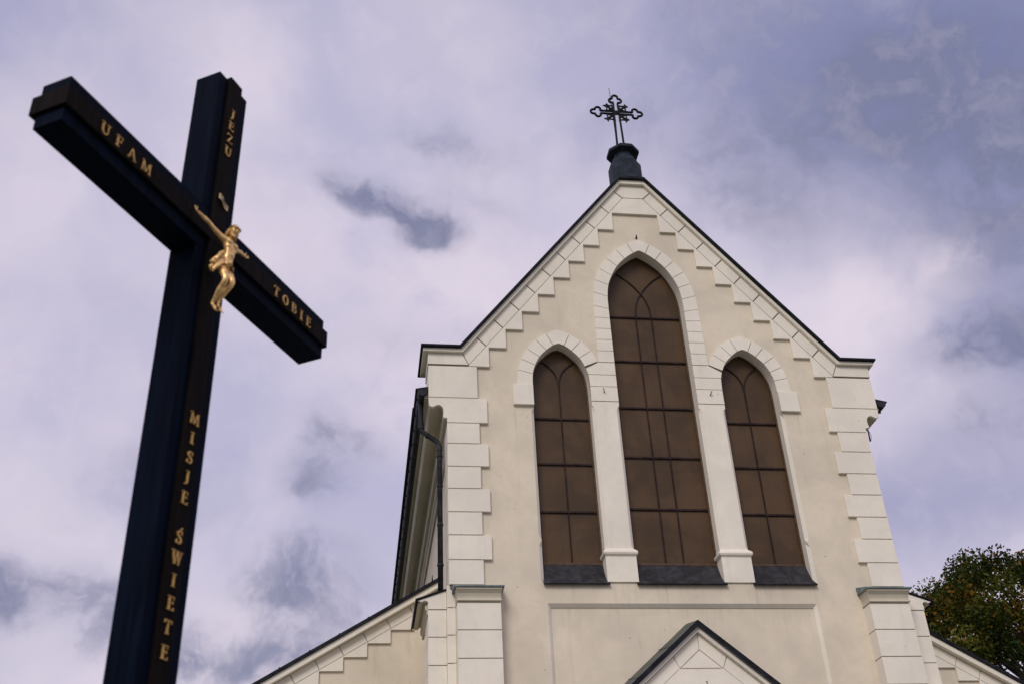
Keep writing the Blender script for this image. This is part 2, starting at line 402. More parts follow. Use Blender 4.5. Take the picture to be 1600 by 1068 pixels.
# stones of the raking band with thin open joints
def seg(p, q, g=.007):
    return p, q
bmF = B()
lo, hi = offs(.004), offs(.252)
def lerp(a, b, t): return (a[0] + (b[0] - a[0]) * t, a[1] + (b[1] - a[1]) * t)
def band_pt(h, x):                                   # point on outline h at abscissa x
    if x <= h[1][0]: return (x, h[1][1])
    if x <= h[2][0]:
        t = (x - h[1][0]) / (h[2][0] - h[1][0]); return (x, h[1][1] + (h[2][1] - h[1][1]) * t)
    return (x, h[2][1])
g = .008
low_x = [.237 + .3553 * k for k in range(10)] + [3.79]
dxn = .252 * sin(math.atan(1.265))
def raking(s):
    # apex stone handled separately
    ups = [x + dxn * .88 for x in low_x[:-1]] + [3.79 + .252 * math.tan(math.atan(1.265) / 2)]
    for i in range(len(low_x) - 1):
        a, b = low_x[i] + g, low_x[i + 1] - g; c, d = ups[i] + g, ups[i + 1] - g
        if i == len(low_x) - 2: b += g * .4
        q = [band_pt(lo, a), band_pt(lo, b), band_pt(hi, d), band_pt(hi, c)]
        yield mx(q, s)
    b0, b1 = lo[2], hi[2]
    yield mx([(b0[0] + g, b0[1]), (4.60, b0[1]), (4.60, b1[1]), (b1[0] + g, b1[1])], s)
for s in (1, -1):
    for q in raking(s): slab(bmF, q, -.06, .74, back=False)
u0 = .237 + dxn * .88
slab(bmF, [(-.237 + g, lo[1][1]), (.237 - g, lo[1][1]), band_pt(hi, u0 - g), (hi[1][0], hi[1][1]), (-hi[1][0], hi[1][1]), (-band_pt(hi, u0 - g)[0], band_pt(hi, u0 - g)[1])], -.06, .74, back=False)
obj('gable_frieze', bmF, M_TRIM, church)
bm = B()                                              # core of the parapet behind the joints
a = full(offs(-.02), 4.585); b = full(offs(.24), 4.585); slab(bm, a + list(reversed(b)), -.035, .72); obj('gable_core', bm, M_JOINT, church)
# stepped corbels under the band
bm = B(); e = .012
pts = [(0, 16.95), (.515, 16.95)]
for k in range(8):
    X0 = .53 + .357 * k; X1 = .53 + .357 * (k + 1); zb = 16.475 - .4515 * k
    pts += [(X0 - .006, zb), (X1 - .006, zb)]
Xl = .53 + .357 * 8
pts += [(Xl - .006, 12.862), (3.80, 12.862)]
top = [(3.80, Zlow(3.80) - .018), (.228, 17.40 - .014), (0, 17.40 - .014)]
pts = [p for p in pts]; pts[-1] = (3.79, 12.866)
half = pts + [(3.79, Zlow(3.79) - .016)] + top[1:]
half = [(x, z) for x, z in half]
poly = half[1:-1]; poly = poly + [(-x, z) for x, z in reversed(poly)]
slab(bm, poly, -.06, .004, back=False)
obj('corbel_steps', bm, M_TRIM, church, bevel=.004)
band(.256, .330, 4.70, -.135, .90, 'gable_moulding', M_TRIM, .006)
band(.333, .378, 4.745, -.205, 1.05, 'gable_coping', M_BLACK, .006)

# ---- quoins
side_curve = [(4.590, 12.128), (4.578, 11.960), (4.545, 11.925), (4.512, 11.917), (4.465, 11.940), (4.418, 11.965), (4.370, 11.962), (4.325, 11.925), (4.304, 11.870), (4.300, 11.80), (4.315, 11.712), (4.300, 11.690), (4.233, 11.681), (4.233, 11.592)]
for s in (1, -1):
    gq = .007
    def q(poly, y0=-.06, y1=.62, lab=None):
        bm = B(); slab(bm, mx(poly, s), y0, y1); o = obj('quoin', bm, M_TRIM, church, bevel=.007)
        if lab: o['label'] = lab
    q([(3.63, 12.135 + gq), (4.59, 12.135 + gq), (4.59, 12.858 - gq), (3.63, 12.858 - gq)], lab='tall upper corner block beneath the gable band')
    q([(3.452, 11.592)] + list(reversed(side_curve)) + [(3.452, 12.128)], y1=.02, lab='broad corner block cut to the eaves profile')
    zt = [11.585, 11.143, 10.665, 10.213, 9.748, 9.298, 8.828, 8.362]
    for i in range(7):
        xi = 3.612 if i % 2 == 0 else 3.452
        q([(xi, zt[i + 1] + gq), (4.233, zt[i + 1] + gq), (4.233, zt[i] - gq), (xi, zt[i] - gq)])
    # core behind the quoins
    bm = B(); box(bm, min(s * 3.66, s * 4.215), max(s * 3.66, s * 4.215), -.035, .60, 8.3, 11.60); obj('corner_core', bm, M_JOINT, church)

# ---- buttresses and outer piers
for s in (1, -1):
    def bxs(bm, x0, x1, y0, y1, z0, z1): box(bm, min(s * x0, s * x1), max(s * x0, s * x1), y0, y1, z0, z1)
    joints = [7.965, 7.480, 6.995, 6.510, 6.025, 5.54, 5.055, 4.57, 4.085, 3.60, 3.115, 2.63, 2.145, 1.66, 1.175, .69, .05]
    bm = B()
    for a, b in zip(joints, joints[1:]): bxs(bm, 3.36, 4.118, -.30, .02, b + .007, a - .007)
    but = obj('buttress', bm, M_TRIM, church, bevel=.006)
    bm = B(); bxs(bm, 3.376, 4.102, -.280, .02, .05, 7.97); obj('mortar_core', bm, M_JOINT, but)
    # cap: cavetto moulding turned round the block, thin metal sheet on top
    prof = [(.000, 7.972), (.030, 7.975), (.042, 7.99), (.030, 8.015), (.006, 8.020), (.010, 8.06), (.030, 8.115), (.075, 8.165), (.085, 8.17), (.085, 8.205)]
    bm = B()
    rings = [[(s * (3.36 - d * .25), .01, z), (s * (3.36 - d * .25), -.30 - d, z), (s * (4.118 + d * .25), -.30 - d, z), (s * (4.118 + d * .25), .01, z)] for d, z in prof]
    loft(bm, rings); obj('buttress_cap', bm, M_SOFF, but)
    bm = B(); r0 = [(s * 3.30, .02, 8.207), (s * 3.30, -.415, 8.207), (s * 4.185, -.415, 8.207), (s * 4.185, .02, 8.207)]
    r1 = [(s * 3.30, .02, 8.36), (s * 3.30, -.415, 8.232), (s * 4.185, -.415, 8.232), (s * 4.185, .02, 8.36)]
    loft(bm, [r0, r1]); obj('cap_flashing', bm, M_VERD, but)
    bm = B()
    for a, b in zip([8.37] + joints, joints): bxs(bm, 4.122, 4.272, -.012, .3, b + .007, a - .007)
    cs = obj('corner_strip', bm, M_TRIM, church, bevel=.005)
    bm = B(); bxs(bm, 4.13, 4.262, .004, .3, .05, 8.36); obj('mortar_core', bm, M_JOINT, cs)
    bm = B()
    pj = [8.30] + joints
    for a, b in zip(pj[1:], joints[1:]): bxs(bm, 4.274, 4.590, .10, .95, b + .007, a - .007)
    ppr = [(4.272, 7.972), (4.590, 7.972), (4.590, 8.00), (4.62, 8.005), (4.625, 8.045), (4.605, 8.075), (4.615, 8.115), (4.66, 8.135), (4.68, 8.10), (4.715, 8.085), (4.775, 8.10), (4.785, 8.13), (4.272, 8.315)]
    # front gusset follows the little cornice, which runs on along the side
    slab(bm, mx([(4.274, 7.972), (4.590, 7.972), (4.600, 8.045), (4.590, 8.085), (4.615, 8.12), (4.67, 8.125), (4.70, 8.10), (4.770, 8.125), (4.274, 8.305)], s), .09, .16)
    pier = obj('side_pier', bm, M_TRIM, church, bevel=.004)
    bm = B(); bxs(bm, 4.276, 4.576, .118, .94, .05, 7.97); obj('mortar_core', bm, M_JOINT, pier)
    bm = B(); slab(bm, mx([(4.57, 7.90), (4.61, 7.90), (4.615, 7.975), (4.64, 7.985), (4.645, 8.05), (4.605, 8.075), (4.61, 8.11), (4.66, 8.13), (4.68, 8.10), (4.715, 8.085), (4.77, 8.10), (4.57, 8.19)], s), .162, 1.6)
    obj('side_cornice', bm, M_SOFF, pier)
    bm = B(); slab(bm, mx([(4.272, 8.312), (4.80, 8.13), (4.80, 8.085), (4.815, 8.085), (4.815, 8.150), (4.272, 8.335)], s), .06, 1.7)
    obj('pier_flashing', bm, M_BLACK, pier)

# ---- nave side walls, cornice, gutter, roof behind the gable
for s in (1, -1):
    bm = B(); box(bm, min(s * 3.7, s * 4.13), max(s * 3.7, s * 4.13), .56, 17, 0, 12.3); obj('nave_wall', bm, M_WALL, church)
    bm = B()
    pr = [(4.10, 11.50), (4.175, 11.50), (4.19, 11.56), (4.225, 11.59), (4.233, 11.66), (4.295, 11.675), (4.312, 11.712), (4.296, 11.80), (4.300, 11.870), (4.322, 11.922), (4.370, 11.959), (4.418, 11.962), (4.465, 11.938), (4.512, 11.914), (4.545, 11.920), (4.572, 11.960), (4.584, 12.15), (4.66, 12.155), (4.67, 12.27), (4.10, 12.30)]
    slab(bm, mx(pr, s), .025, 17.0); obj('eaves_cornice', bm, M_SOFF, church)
    bm = B(); rings = []
    for y in (-.055, 17.2):
        rings.append([(s * (4.705 + .098 * cos(pi * k / 8 + pi)) , y, 12.28 + .105 * sin(pi * k / 8 + pi)) for k in range(9)] + [(s * 4.803, y, 12.30), (s * 4.607, y, 12.30)])
    loft(bm, rings); gut = obj('gutter', bm, M_PIPE, church)
    for k in range(26):
        y = .25 + k * .64
        bm = B(); box(bm, min(s * 4.795, s * 4.822), max(s * 4.795, s * 4.822), y, y + .03, 12.22, 12.335); obj('gutter_bracket', bm, M_IRON, gut)
    bm = B()
    slab(bm, mx([(4.60, 12.302), (4.86, 12.302), (4.86, 12.335), (0, 17.35), (0, 17.0)], s), .76, 17.2); obj('nave_roof', bm, M_BLACK, church)
    bm = B(); slab(bm, mx([(4.595, 12.304), (4.84, 12.304), (4.84, 12.325), (4.595, 12.375)], s), -.05, .759); obj('eaves_flashing', bm, M_BLACK, church)
    # down pipe
    bm = B(); tube(bm, [(s * 4.715, .30, 12.22), (s * 4.715, .30, 11.66), (s * 4.70, .30, 11.57), (s * 4.385, .30, 11.33), (s * 4.357, .30, 11.24), (s * 4.357, .30, 8.0)], .050, 14)
    if s > 0: bm.free(); bm = B(); tube(bm, [(4.29, -.02, 11.66), (4.275, -.035, 11.40)], .016, 8)
    dp = obj('down_pipe' if s < 0 else 'cable_end', bm, M_PIPE, church, smooth=True)
    for z in (11.02, 10.40, 9.62, 8.84) if s < 0 else ():
        bm = B(); tube(bm, [(s * 4.357, .30, z), (s * 4.357, .30, z + .035)], .062, 14); obj('pipe_clamp', bm, M_BARS if z > 10.9 else M_PIPE, dp)
    for p, q_, r in (((4.60, 11.485), (4.575, 11.468), .061), ((4.715, 11.75), (4.715, 11.62), .060), ((4.357, 11.25), (4.357, 11.15), .058)) if s < 0 else ():
        bm = B(); tube(bm, [(-p[0], .30, p[1]), (-q_[0], .30, q_[1])], r, 14); obj('pipe_collar', bm, M_PIPE, dp)
    bm = B()                                        # thin cable loop by the gutter
    tube(bm, [(s * (4.81 + .06 * sin(pi * t / 10)), .10, 12.02 - .36 * t / 10 + .0) for t in range(11)] if s < 0 else [(4.295 + .028 * sin(pi * t / 10), -.03, 11.64 - .22 * t / 10) for t in range(11)], .005, 6); obj('cable_loop', bm, M_IRON, gut)

# ---- aisle gables, set back
def zl(x, c): return c - .596 * (abs(x) - 5.0)
for s in (1, -1):
    Y = 2.85
    bm = B(); slab(bm, mx([(4.12, 0), (9.3, 0), (9.3, zl(9.3, 8.80)), (4.12, zl(4.12, 8.80))], s), Y + .05, Y + .5); aw = obj('aisle_wall', bm, M_WALL, church)
    bm = B()
    xs = [4.15 + .0] + [4.70 + .4515 * k for k in range(10)]
    for a, b in zip(xs, xs[1:]):
        a2, b2 = a + .006, b - .006
        slab(bm, mx([(a2, zl(a2, 8.625)), (b2, zl(b2, 8.625)), (b2 - .085 * -1, zl(b2 + .085, 8.845)), (a2 + .085, zl(a2 + .085, 8.845))], s), Y, Y + .06, back=False)
    obj('aisle_frieze', bm, M_TRIM, aw)
    bm = B(); pts = []
    for k in range(9):
        X0 = 4.70 + .4515 * k; zb = 8.503 - .2690 * k
        pts += [(X0, zb), (X0 + .4515, zb)]
    poly = [(4.70, zl(4.70, 8.612))] + pts + [(pts[-1][0], zl(pts[-1][0], 8.612))]
    slab(bm, mx(poly, s), Y, Y + .06, back=False); obj('aisle_corbel_steps', bm, M_TRIM, aw)
    bm = B(); slab(bm, mx([(4.12, zl(4.12, 8.855)), (9.4, zl(9.4, 8.855)), (9.4, zl(9.4, 8.972)), (4.12, zl(4.12, 8.972))], s), Y - .13, Y + .6); obj('aisle_moulding', bm, M_TRIM, aw)
    bm = B(); slab(bm, mx([(4.12, zl(4.12, 8.976)), (9.5, zl(9.5, 8.976)), (9.5, zl(9.5, 9.05)), (4.12, zl(4.12, 9.05))], s), Y - .17, 17); obj('aisle_roof', bm, M_BLACK, aw)
    for k in range(10):
        x = 4.5 + .55 * k
        bm = B(); tube(bm, [(s * x, Y - .10, zl(x, 9.04)), (s * x, Y - .10, zl(x, 9.085))], .012, 6); obj('roof_clip', bm, M_IRON, aw)
    bm = B(); tube(bm, [(s * 4.335, Y - .1, zl(4.335, 9.04)), (s * 4.335, Y - .1, zl(4.335, 9.20))], [.02, .004], 6); obj('roof_spike', bm, M_IRON, aw)
    bm = B(); box(bm, min(s * 8.8, s * 9.28), max(s * 8.8, s * 9.28), Y + .51, 17, 0, 6.2); obj('aisle_side_wall', bm, M_WALL, aw)

# ---- windows
def window(cx, half, curve, ibot, hz, center):
    """pane set back in the opening, frame strip, bars, dark metal sill"""
    e = empty('window', (0, 0, 0)); 
    YG = .27
    op = arch_loop(cx, half, curve, 8.86)
    inn = arch_loop(cx, half, curve, 8.90, .035)
    bm = B(); slab(bm, op, YG - .035, YG + .02, [inn], True); fr = obj('window', bm, M_FRAME, church)
    bpy.data.objects.remove(e)
    bm = B(); slab(bm, arch_loop(cx, half, curve, 8.84, .004), YG, YG + .03); obj('pane', bm, M_GLASS, fr)
    bm = B()
    def bar(p, q, w=.026, d=0.0):
        p, q = Vector((p[0], p[1])), Vector((q[0], q[1])); n = Vector((-(q - p).y, (q - p).x)).normalized() * w / 2
        slab(bm, [tuple(p + n), tuple(p - n), tuple(q - n), tuple(q + n)], YG - .030 - d, YG - .003)
    def ribbon(pts, w=.022, d=0.0):
        L, R_ = [], []
        for i, p in enumerate(pts):
            a = Vector(pts[max(i - 1, 0)]); b = Vector(pts[min(i + 1, len(pts) - 1)]); n = Vector((-(b - a).y, (b - a).x)).normalized() * w / 2
            L.append(tuple(Vector(p) + n)); R_.append(tuple(Vector(p) - n))
        slab(bm, L + list(reversed(R_)), YG - .026 - d, YG - .003)
    for z in hz: bar((cx - half + .03, z), (cx + half - .03, z), .034, .004)
    if center:
        for s in (1, -1):
            pts = [(s * .172, 8.9), (s * .172, 14.37)]
            cv = smooth([(s * .172, 14.37), (s * .145, 14.62), (s * .085, 14.83), (0, 14.985), (-s * .13, 15.17), (-s * .30, 15.35), (-s * .49, 15.495)], 4)
            ribbon(pts[:1] + cv, .022, 0 if s > 0 else .002)
    else:
        for s in (1, -1):
            cv = smooth([(cx, 12.62), (cx + s * .022, 12.80), (cx + s * .09, 12.97), (cx + s * .20, 13.10), (cx + s * .33, 13.20)], 4)
            ribbon(([(cx, 8.9)] if s > 0 else []) + cv, .022, 0 if s > 0 else .002)
    obj('glazing_bars', bm, M_BARS, fr)
    # sill: concave sheet metal apron with a rolled lip
    bm = B(); w = half + .004
    pf = [(.25, 8.885), (.225, 8.82), (.17, 8.70), (.10, 8.585), (.03, 8.495), (-.02, 8.445), (-.045, 8.425), (-.075, 8.415), (-.088, 8.395), (-.075, 8.378), (-.05, 8.378), (-.02, 8.40), (.03, 8.43), (.26, 8.43)]
    xl = (cx - w, cx + w); ex = .018
    loft(bm, [[(x + (ex if x > cx else -ex) * (1 if y < 0 else 0), y, z) for y, z in pf] for x in xl])
    obj('sill', bm, M_SILL, fr, bevel=.003)
    bm = B(); tube(bm, [(cx + .12, .175, 8.712), (cx + .12, .03, 8.502), (cx + .12, -.05, 8.431)], .006, 6); obj('sill_seam', bm, M_SILL, fr)
    return fr
HS = (11.885, 10.895, 9.90); HCn = (14.37, 13.278, 12.18, 11.076, 9.98)
wl = window(-CX, .58, SMS, 8.9, HS, False); wl['label'] = 'narrow pointed side window left of the tall middle one'
wm = window(0, .815, SMC, 8.9, HCn, True); wm['label'] = 'tall middle pointed window with crossing bars'
wr = window(CX, .58, SMS, 8.9, HS, False); wr['label'] = 'narrow pointed side window right of the tall middle one'

# ---- arch surrounds: separate wedge stones with fine joints
def stones(bm, inner, outer, cx, s, i0=0, i1=None, y0=-.028, keep_outer=None):
    n = len(inner) - 1; gg = .0065
    for i in range(i0, i1 if i1 is not None else n - 1):
        A = smooth(inner, 4)[4 * i:4 * i + 5]; Bq = smooth(outer, 4)[4 * i:4 * i + 5]
        def shrink(c):
            a, b = Vector(c[0]), Vector(c[-1]); d = (b - a).normalized() * gg
            return [tuple(a + d)] + list(c[1:-1]) + [tuple(b - d)]
        A2, B2 = shrink(A), shrink(Bq)
        poly = A2 + list(reversed(B2))
        slab(bm, [(cx + s * x, z) for x, z in poly], y0, 0, back=False)
def keystone(bm, inner, outer, cx, y0=-.028):
    A = smooth(inner, 4)[-5:]; Bq = smooth(outer, 4)[-5:]; gg = .0065
    A[0] = (A[0][0] - gg, A[0][1]); Bq[0] = (Bq[0][0] - gg, Bq[0][1])
    Bq = Bq[:-1] + [(0.0, Bq[-1][1] - .012)]
    r = [(cx - x, z) for x, z in A] + [(cx + x, z) for x, z in reversed(A[:-1])] + [(cx + x, z) for x, z in Bq[:-1]] + [(cx - x, z) for x, z in reversed(Bq)]
    slab(bm, r, y0, 0, back=False)
bm = B()
for s in (1, -1):
    stones(bm, IC, OC, 0, s)
    # vertical part down to the meeting with the side arches
    zz = [14.385, 14.145, 13.885, 13.615, 13.345, 13.075]
    xo = [1.130, 1.137, 1.140, 1.145, 1.150, 1.155]; zo = [14.455, 14.16, 13.885, 13.615, 13.345, 13.075]
    for i in range(5):
        slab(bm, [(s * .815, zz[i] - .0065), (s * xo[i], zo[i] - .0065), (s * xo[i + 1], zo[i + 1] + .0065), (s * .815, zz[i + 1] + .0065)], -.028, 0, back=False)
keystone(bm, IC, OC, 0)
ar = obj('arch_surround', bm, M_TRIM, church); ar['label'] = 'white wedge stones round the tall middle window'
def ring_bed(inner, outer_, cx, zlo, par, xo=None):
    a = [(cx + x + .002, z) for x, z in smooth(inner, 4)]; b = [(cx + x - .008, z - (.008 if x < .5 else 0)) for x, z in smooth(outer_, 4)]
    for s in (1, -1):
        A = [(cx + s * (x - cx), z) for x, z in a]; Bq = [(cx + s * (x - cx), z) for x, z in b]
        bm = B(); slab(bm, [(A[0][0], zlo)] + A + list(reversed(Bq)) + [(Bq[0][0], zlo)], -.0035, 0, back=False); obj('mortar_bed', bm, M_JOINT, par)
ring_bed(IC, OC, 0, 13.06, ar)
for s in (1, -1):
    bm = B(); c = s * CX
    stones(bm, IS, OS, c, s)                                             # outer half
    # inner half is cut where it meets the middle surround at (1.155, 13.075)
    stones(bm, IS, OS, c, -s, i0=2)
    V = (CX - 1.155, 13.075)
    a = smooth(IS, 4)[4:9]
    poly = [(a[-1][0], a[-1][1] - .004)] + list(reversed(a[:-1]))
    # stone between the last full joint and the V
    gg = .0065
    slab(bm, [(c - s * x, z) for x, z in [(IS[2][0], IS[2][1] - gg), (OS[2][0], OS[2][1] - gg), (V[0] , V[1] + .002), (.560, 12.925)][:3] + [(.512, 12.955)]], -.028, 0, back=False) if False else None
    for za, zb, xa, xb in ((13.062, 12.782, .815, None), (12.768, 12.508, .815, None), (12.494, 12.172, .815, None)):
        cur = [(x, z) for x, z in smooth(IS, 8) if zb < z < za and x > .48] if za > 12.5 else []
        if za > 13: cur = [(x, z) for x, z in cur if z < 12.93]
        inner = [(CX - x, z) for x, z in cur]
        ptsb = [(.815, zb), (.815, za)]
        if za > 13: ptsb += [(1.152, za)] + [(CX - x, z) for x, z in reversed(cur)] + [(CX - .566 if cur else CX - .58, zb)]
        else: ptsb += [(CX - (.566 if za > 12.6 else .58), za)] + [(CX - x, z) for x, z in reversed(cur)] + [(CX - .58, zb)]
        slab(bm, [(s * x, z) for x, z in ptsb], -.028, 0, back=False)
    keystone(bm, IS, OS, c)
    o = obj('arch_surround', bm, M_TRIM, church)
    bm = B(); slab(bm, mx([(.82, 12.17), (1.36, 12.17), (1.40, 12.95), (1.15, 13.07), (.82, 13.07)], s), -.004, 0, back=False); obj('mortar_bed', bm, M_JOINT, o)
    ring_bed(IS, OS, c, 12.50, o)
    o['label'] = 'white wedge stones round the %s side window' % ('right' if s > 0 else 'left')
    bm = B(); q = mx([(CX + .58, 12.03), (CX + .985, 12.03), (CX + .985, 12.484), (CX + .58, 12.484)], s); slab(bm, q, -.065, .0, back=False)
    obj('label_stop', bm, M_TRIM, church, bevel=.006)

# ---- piers between the windows
for s in (1, -1):
    bm = B(); x0, x1 = .815, CX - .58
    def ring(z, c, f=-.020, grow=0.):
        return [(s * (x0 - grow), .30, z), (s * (x0 - grow), f + c, z), (s * (x0 + c * 1.0 - grow), f, z), (s * (x1 - c * 1.0 + grow), f, z), (s * (x1 + grow), f + c, z), (s * (x1 + grow), .30, z)]
    t = .001
    rings = [ring(12.158, t), ring(12.10, t), ring(12.07, t), ring(12.04, .035), ring(11.96, .055), ring(9.14, .055), ring(9.09, .045), ring(9.06, .012, -.03, .008),
             ring(9.045, t, -.045, .02), ring(9.02, .01, -.075, .042), ring(8.985, .01, -.083, .050), ring(8.955, .01, -.070, .040), ring(8.935, t, -.045, .018), ring(8.925, t, -.035, .012), ring(8.44, t, -.032, .014)]
    loft(bm, rings); pr_ = obj('window_pier', bm, M_TRIM, church)
    bm = B(); tube(bm, [(s * 1.09, .0, 12.37), (s * 1.09, -.055, 12.365), (s * 1.105, -.075, 12.385), (s * 1.10, -.085, 12.41), (s * 1.125, -.085, 12.425)], .009, 6); obj('iron_hook', bm, M_IRON, pr_)
bm = B(); tube(bm, [(-.02, .01, 16.30), (-.02, -.05, 16.30), (-.02, -.055, 16.38)], [.02, .02, .004], 6); obj('iron_hook', bm, M_IRON, church)

# ---- pedestal and iron cross on the ridge
CYR = .33
bm = B()
def octo(r, z, ph=pi / 8): return [(.025 + r * cos(ph + k * pi / 4), CYR + r * sin(ph + k * pi / 4), z) for k in range(8)]
loft(bm, [octo(r, z) for r, z in ((.385, 17.70), (.385, 18.63), (.308, 18.665), (.308, 18.79), (.245, 18.82), (.245, 18.97), (.265, 18.975), (.388, 19.015), (.388, 19.085), (.16, 19.30))])
ped = obj('ridge_pedestal', bm, M_LEAD, church)
bm = B(); Zc = 20.43; YC = .35; CXi = .012
sb, ab, tr = .062, .042, .027
def P3(x, z): return (CXi + x, YC, Zc + z)
def arcpts(cx, cz, r, a0, a1, n=10): return [P3(cx + r * cos(radians(a0 + (a1 - a0) * i / n)), cz + r * sin(radians(a0 + (a1 - a0) * i / n))) for i in range(n + 1)]
tube(bm, [P3(-.082, -1.06), P3(-sb, .0), P3(-.052, .30)], tr, 8); tube(bm, [P3(.082, -1.06), P3(sb, .0), P3(.052, .30)], tr, 8)
for s in (1, -1):
    tube(bm, [P3(s * .0, ab), P3(s * .40, ab)], tr, 8); tube(bm, [P3(s * .0, -ab), P3(s * .40, -ab)], tr, 8)
# trefoil ends: three open lobes
def trefoil(cx, cz, ang, w):
    pts = []
    def tf(x, y): c, s_ = cos(ang), sin(ang); return P3(cx + x * c - y * s_, cz + x * s_ + y * c)
    r = .068
    def lobe(lx, ly, a0, a1):
        for i in range(11):
            a = radians(a0 + (a1 - a0) * i / 10); pts.append(tf(lx + r * cos(a), ly + r * sin(a)))
    lobe(.06, -.085, -215, 10); lobe(.17, 0, -80, 80); lobe(.06, .085, -10, 215)
    tube(bm, pts, .029, 8)
trefoil(.40, 0, 0, ab); trefoil(-.40, 0, pi, ab); trefoil(0, .34, pi / 2, sb)
for sx in (1, -1):
    for sz in (1, -1):
        tube(bm, [P3(0, 0), P3(sx * .215, sz * .205)], .028, 8)
        # concave arc from arm to stem
        a0, a1 = (180, 270) if (sx, sz) == (1, 1) else (270, 360) if (sx, sz) == (-1, 1) else (0, 90) if (sx, sz) == (-1, -1) else (90, 180)
        tube(bm, arcpts(sx * .27, sz * .27, .215, a0, a1), .022, 8)
        tube(bm, [P3(sx * .06, sz * .235), P3(sx * .225, sz * .215), P3(sx * .235, sz * .05)], .020, 8)
        # four-pointed tip
        c0 = (sx * .225, sz * .215)
        q = [(.085, 0), (.035, .035), (0, .085), (-.03, .03), (-.10, 0), (-.03, -.03), (0, -.10), (.03, -.03)]
        slab(bm, [(CXi + c0[0] + a, Zc + c0[1] + b) for a, b in q], YC - .014, YC + .014)
fc = obj('finial_cross', bm, M_IRON, ped)
bm = B(); tube(bm, [(-.065, .38, 19.3), (-.075, .385, 20.3), (-.09, .39, 21.30)], [.012, .010, .006], 6); obj('lightning_rod', bm, M_IRON, ped)

# ---- portal gable at the foot of the facade
bm = B(); sl = .850
def pz(x, c): return c - sl * abs(x)
XE = 2.05
bod = [(-1.85, 0), (-1.85, pz(1.85, 7.30)), (0, 7.30), (1.85, pz(1.85, 7.30)), (1.85, 0)]
dr = [(.95, .02)] + [(.95 * cos(radians(a)) ** .8 if a < 90 else 0, 2.6 + 1.7 * sin(radians(a))) for a in range(0, 91, 10)]
dl = [(-x, z) for x, z in reversed(dr[:-1])]
slab(bm, bod, -.455, .07, [dr + dl]); portal = obj('portal', bm, M_TRIM, church)
bm = B(); slab(bm, dr + dl, -.20, -.12); dd = obj('door', bm, M_PLANK, portal)
bm = B(); tube(bm, [(.08, -.22, 1.05), (.08, -.26, 1.08), (.08, -.26, 1.22), (.08, -.22, 1.25)], .012, 8); obj('handle', bm, M_IRON, dd)
bm = B()                                              # frieze stones
def fs(xa, xb, la, lb): # sloping stone between low abscissae xa..xb
    return [(xa, pz(xa, 7.083)), (xb, pz(xb, 7.083)), (xb + lb, pz(xb + lb, 7.352)), (xa + la, pz(xa + la, 7.352))]
for s in (1, -1):
    slab(bm, mx(fs(.005, .378, 0, .085), s), -.48, -.456, back=False)
    slab(bm, mx(fs(.390, 1.05, .085, .085), s), -.48, -.456, back=False); slab(bm, mx(fs(1.062, 1.78, .085, .085), s), -.48, -.456, back=False)
slab(bm, [(-.352, 6.762), (.352, 6.762), (0, 7.058)], -.480, -.456, back=False)
slab(bm, [(-.388, 6.742), (-1.10, 6.140), (-1.10, 5.6), (1.10, 5.6), (1.10, 6.140), (.388, 6.742)], -.480, -.456, back=False)
obj('portal_frieze', bm, M_TRIM, portal)
bm = B(); slab(bm, [(-XE, pz(XE, 7.362)), (0, 7.362), (XE, pz(XE, 7.362)), (XE, pz(XE, 7.452)), (0, 7.452), (-XE, pz(XE, 7.452))], -.56, .07); obj('portal_moulding', bm, M_TRIM, portal, bevel=.006)
bm = B(); X2 = 2.12
for s in (1, -1):
    f = [(0, -.615, 7.456), (s * X2, -.615, pz(X2, 7.456)), (s * X2, -.615, pz(X2, 7.545)), (0, -.615, 7.545)]
    b = [(0, .072, 7.456), (s * X2, .072, pz(X2, 7.456)), (s * X2, .072, pz(X2, 7.70)), (0, .072, 7.70)]
    loft(bm, [f, b])
obj('portal_roof', bm, M_ROOF, portal)
bm = B(); slab(bm, [(-X2, pz(X2, 7.453)), (0, 7.453), (X2, pz(X2, 7.453)), (X2, pz(X2, 7.549)), (0, 7.549), (-X2, pz(X2, 7.549))], -.632, -.616); obj('portal_verge', bm, M_BLACK, portal)
for s in (1, -1):
    for x in (.55, 1.15, 1.75): bm = B(); tube(bm, [(s * x, -.61, pz(x, 7.550)), (s * x, .07, pz(x, 7.705))], .009, 6); obj('roof_seam', bm, M_ROOF, portal)
bm = B(); tube(bm, [(.03, -.48, 6.45), (.03, -.53, 6.45), (.045, -.55, 6.50), (.02, -.55, 6.52)], .008, 6); obj('iron_hook', bm, M_IRON, portal)

# ================================================================== THE MISSION CROSS
TH = 1.0556562504
CO = Vector((-6.5380975, -14.23413613, 0)); CZ = 4.87077749
w, d, L, h, T = .120, .1456, 1.006, .1217, .995
cr = empty('mission_cross', CO, TH)
tag(cr, 'tall dark navy and brown cross with gold lettering standing in front of the church', 'cross')
pp, ee, hw = .0187, .0155, .0495
bm = B(); box(bm, -w, w, 0, d, 0, CZ - h); box(bm, -w, w, 0, d, CZ + h, CZ + T); obj('post', bm, M_NAVY, cr, bevel=.004)
bm = B(); box(bm, -L, L, 0, d, CZ - h, CZ + h); obj('crossbar', bm, M_NAVY, cr, bevel=.004)
bm = B(); box(bm, -hw, hw, -pp, d + .024, .0, CZ - hw - .002); box(bm, -hw, hw, -pp, d + .024, CZ + hw + .002, CZ + T + .0165); obj('post_panel', bm, M_PLANK, cr, bevel=.003)
bm = B(); box(bm, -L - ee, L + ee, -pp - .0005, d + .0245, CZ - hw, CZ + hw); obj('crossbar_panel', bm, M_PLANK, cr, bevel=.003)
bm = B(); box(bm, -.35, .35, -.25, d + .25, .0, .35); obj('plinth', bm, M_TRIM, cr, bevel=.02)

